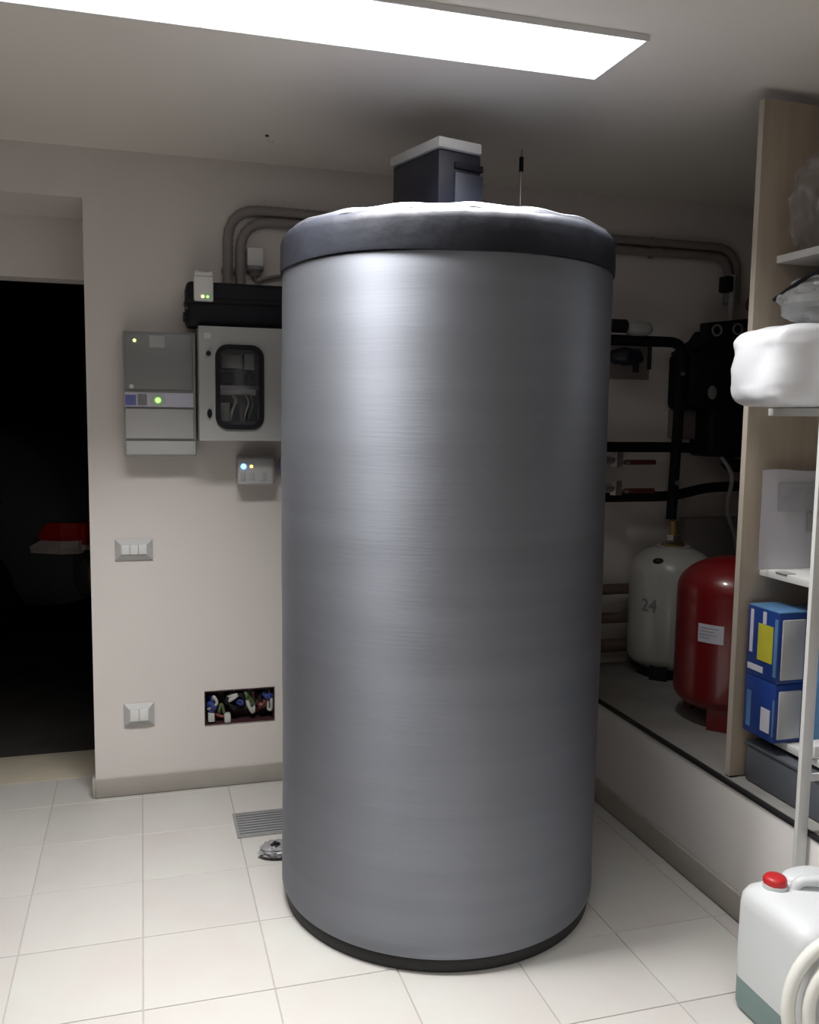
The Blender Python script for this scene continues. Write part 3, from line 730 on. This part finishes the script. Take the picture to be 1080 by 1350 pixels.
# blue packs
def pack(z0, z1, label, yel):
    t = thing('blue_carton', label, 'carton', (1.86, 2.2, z0))
    x0, x1, y0, y1 = 1.754, 1.866, 2.150, 2.290
    obj('wrap', box(x0, x1, y0, y1, z0, z1, .004), 'blue', t)
    obj('end_window', box(x0+.012, x1-.022, y0-.004, y0+.004, z0+.012, z1-.020, .003), 'padding', t, 'white end showing through')
    if yel:
        obj('top_film', box(x0, x1, y0, y1, z1-.002, z1+.003, .002), 'blue_l', t, 'light blue top')
        obj('label_sticker', box(x0-.002, x0+.001, 2.172, 2.238, z0+.055, z0+.165, 0), 'yellow', t, 'yellow sticker')
        obj('stripe', box(x0-.0015, x0+.001, 2.262, 2.276, z0+.07, z1-.010, 0), 'label', t, 'white stripe')
        obj('stripe', box(x0-.0015, x0+.001, 2.205, 2.22, z1-.045, z1-.008, 0), 'label', t, 'white stripe')
        obj('stripe', box(x0-.0015, x0+.001, 2.153, 2.166, z0+.02, z1-.02, 0), 'blue_l', t, 'light blue stripe')
        obj('stripe', box(x0-.0015, x0+.001, 2.21, 2.28, z0+.018, z0+.036, 0), 'label', t, 'white stripe')
    else:
        obj('label_sticker', box(x0-.002, x0+.001, 2.168, 2.208, z0+.025, z0+.095, 0), 'label', t, 'white sticker')
        obj('stripe', box(x0-.0015, x0+.001, 2.255, 2.275, z0+.02, z0+.13, 0), 'blue_l', t, 'light blue stripe')
        obj('stripe', box(x0-.0015, x0+.001, 2.152, 2.158, z0+.02, z0+.13, 0), 'blue_l', t, 'light blue stripe')
pack(.563, .740, 'blue carton with white sticker, lower of two stacked', False)
pack(.741, .952, 'blue carton with yellow sticker, upper of two stacked', True)
t = thing('blue_film_pack', 'blue and white film wrapped pack beside the stacked cartons', 'pack', (1.97, 2.2, .563))
obj('pack', box(1.872, 2.02, 2.10, 2.28, .563, .945, .012, 2), 'blue_l', t)
obj('end_window', box(1.885, 2.005, 2.096, 2.104, .58, .80, .003), 'blue', t)
obj('tie', box(1.875, 1.905, 2.096, 2.106, .89, .93, .003), 'label', t)
t = thing('grey_storage_bin', 'long slate grey bin under the lowest shelf', 'bin', (1.9, 2.1, .402))
obj('tub', box(1.772, 2.14, 1.96, 2.29, .402, .515, .006), 'bin', t)
obj('rim', box(1.768, 2.144, 1.956, 2.294, .515, .526, .003), 'bin', t)
t = thing('grey_storage_bin', 'slate grey bin nearer the viewer, right of the white upright', 'bin', (1.9, 1.75, .402))
obj('tub', box(1.772, 2.14, 1.56, 1.92, .402, .515, .006), 'bin', t)
obj('rim', box(1.768, 2.144, 1.556, 1.924, .515, .526, .003), 'bin', t)
t = thing('violet_grey_crate', 'violet grey crate on the lowest shelf right of the upright', 'crate', (1.9, 1.8, .563))
obj('tub', box(1.805, 2.12, 1.56, 1.90, .563, .86, .008), 'bin2', t)
obj('rim', box(1.800, 2.125, 1.555, 1.905, .86, .875, .004), 'bin2', t)
t = thing('toppled_white_box', 'small white carton hanging at the lowest shelf edge', 'carton', (1.8, 2.0, .563))
obj('box', box(1.79, 1.85, 2.02, 2.07, .563, .60, .004), 'white', t)

# ------------------------------------------------------------------ jerrycan
t = thing('jerrycan', 'translucent white jerrycan with red cap and green liquid on the floor', 'jerrycan', (1.575, 1.73, 0))
cx, cy, hw, hd = 1.569, 1.745, .127, .132
def rr_ring(z, sx, sy, r, n=6):
    out = []
    for qx, qy, a0 in ((1, 1, 0), (-1, 1, pi/2), (-1, -1, pi), (1, -1, 1.5*pi)):
        for k in range(n+1):
            a = a0+pi/2*k/n; out.append(Vector((cx+qx*(sx-r)+r*cos(a), cy+qy*(sy-r)+r*sin(a), z)))
    return out
def loft(rings, cap0=True, cap1=True):
    b = bmesh.new(); R = [[b.verts.new(p) for p in r] for r in rings]; n = len(R[0])
    for i in range(len(R)-1):
        for k in range(n): b.faces.new((R[i][k], R[i][(k+1) % n], R[i+1][(k+1) % n], R[i+1][k]))
    if cap0: b.faces.new(R[0])
    if cap1: b.faces.new(R[-1])
    return b
ZL = .088
obj('liquid', loft([rr_ring(.001, hw-.014, hd-.014, .03), rr_ring(.006, hw-.004, hd-.004, .035), rr_ring(.018, hw, hd, .036), rr_ring(ZL, hw, hd, .036)]), 'liquid', t, 'dark green liquid showing through the wall')
obj('can', loft([rr_ring(ZL, hw, hd, .036), rr_ring(.15, hw+.001, hd+.001, .036), rr_ring(.28, hw, hd, .036), rr_ring(.305, hw-.002, hd-.002, .038), rr_ring(.322, hw-.010, hd-.010, .04),
     rr_ring(.332, hw-.024, hd-.026, .042), rr_ring(.338, hw-.045, hd-.05, .045)], True, True), 'hdpe', t)
obj('neck', lathe([(.024, .325), (.024, .347), (.030, .347), (.030, .332)], 1.510, 1.812, 28), 'hdpe', t)
cp = [(0, .3665), (.022, .366), (.027, .362), (.029, .357), (.029, .341), (.027, .338)]
obj('cap', lathe(cp, 1.510, 1.812, 24, wob=lambda r, z, a: (r*(1+.02*math.copysign(1, sin(12*a))), z)), 'redcap', t, 'red screw cap')
hp = bendpath([(1.550, 1.795, .325), (1.562, 1.79, .356), (1.655, 1.755, .366), (1.672, 1.75, .32)], .022, 6)
obj('handle', tube(hp, [.013]*len(hp), 14), 'hdpe', t, 'moulded handle')
obj('rear_shoulder', blob(1.62, 1.835, .335, .065, .036, .022, 2.4, 0, flat=False), 'hdpe', t)

# coil of pale hose leaning at the right
t = thing('hose_coil', 'coil of thick cream hose leaning in front of the jerrycan', 'hose', (1.50, 1.33, 0))
ax = Vector((-.35, -.9, .14)).normalized(); e1 = ax.cross(Vector((0, 0, 1))).normalized(); e2 = e1.cross(ax).normalized()
cc = Vector((1.53, 1.50, .20)); pts = []
for k in range(0, 3*40+1):
    a = 2*pi*k/40+pi; q = .206-.04*(k/40); pts.append(cc+e1*q*cos(a)+e2*q*sin(a)+ax*(.012*k/40))
zmin = min(p.z for p in pts); pts = [p+Vector((0, 0, .016-zmin)) for p in pts]
obj('hose', tube(pts, .0155, 12), 'cream', t)
a_ = Vector((pts[-1])); obj('end_fitting', tube([a_, a_+(pts[-1]-pts[-2]).normalized()*.03], .017, 12), 'white', t)

# ------------------------------------------------------------------ car in the dark garage
t = thing('car', 'dark car parked in the unlit garage, red and white tail lamp visible', 'car', (-1.68, 7.90, 0), math.atan2(.57, -.82), local=True)
st = [(-2.10, .42, .62, .74, .30), (-2.07, .30, .80, .80, .62), (-1.95, .26, .84, .96, .70), (-1.75, .24, .85, 1.12, .66), (-1.45, .24, .855, 1.32, .60), (-1.1, .24, .86, 1.43, .57),
      (-.4, .24, .86, 1.475, .57), (.2, .24, .86, 1.46, .57), (.6, .24, .86, 1.36, .56), (1.0, .24, .855, 1.14, .60), (1.3, .24, .85, .98, .66), (1.8, .26, .82, .86, .66), (2.02, .32, .74, .72, .58), (2.10, .42, .58, .58, .4)]
rings = []
for x, zb, wb, zt, wt in st:
    zbelt = min(.86, zt-.03); half = [(wb*.9, zb), (wb, zb+.12), (wb, .62 if zbelt > .66 else (zb+zbelt)/2), (wb*.975, zbelt), (wt, zt-.04), (wt*.8, zt), (0, zt+.015)]
    ring = [Vector((x, -y, z)) for y, z in half]+[Vector((x, y, z)) for y, z in reversed(half[:-1])]
    rings.append(ring)
obj('bodywork', loft(rings), 'carpaint', t, smooth=50)
def side_glass(s):
    b = bmesh.new(); q = []
    for x, z, y in ((-1.55, .90, .815), (-1.30, 1.30, .650), (-1.0, 1.37, .625), (.45, 1.37, .62), (.95, .93, .80)): q.append(Vector((x, s*(y+.02), z)))
    b.faces.new([b.verts.new(p) for p in q]); bmesh.ops.solidify(b, geom=list(b.faces), thickness=.006); return b
for s in (1, -1): obj('side_window', side_glass(s), 'glass', t, smooth=0)
def lens(sts, s):
    return loft([[Vector((x, s*y, z)) for y, z in ((yo, z0), (yo+.010, z0+.04), (yo-.004, z1), (yo-.05, z1), (yo-.05, z0))] for x, yo, z0, z1 in sts])
for s in (1, -1):
    obj('tail_lamp', lens([(-2.095, .775, .690, .80), (-2.02, .845, .690, .805), (-1.92, .858, .690, .80), (-1.87, .862, .690, .74)], s), 'lampred', t, 'red tail lamp on the wing', smooth=0)
    obj('reverse_lamp', lens([(-2.098, .775, .605, .688), (-2.02, .845, .605, .688), (-1.87, .862, .605, .688), (-1.80, .864, .605, .635)], s), 'lampwhite', t, 'white reversing lamp', smooth=0)
    obj('tailgate_lamp', loft([[Vector((x, s*y, z)) for x, z in ((-2.125, .66), (-2.125, .79), (-2.06, .80), (-2.06, .66))] for y in (.50, .745)]), 'lampred', t, 'red lamp on the tailgate', smooth=0)
    obj('reflector_strip', loft([[Vector((x, s*y, z)) for x, z in ((-2.125, .625), (-2.125, .657), (-2.06, .657), (-2.06, .625))] for y in (.50, .745)]), 'lampwhite', t, 'white strip', smooth=0)
obj('rear_bumper', box(-2.16, -2.02, -.74, .74, .34, .56, .04, 3), 'carpaint', t)
obj('roof_rail', tube([(-1.2, .56, 1.455), (-.4, .57, 1.50), (.3, .57, 1.48)], .012, 8), 'steel', t, 'metal roof rail')
for x in (-1.35, 1.3):
    for s in (1, -1):
        wb = bmesh.new(); wb = tube([(x, s*.70, .31), (x, s*.885, .31)], .31, 32); obj('wheel', wb, 'blackrub', t)
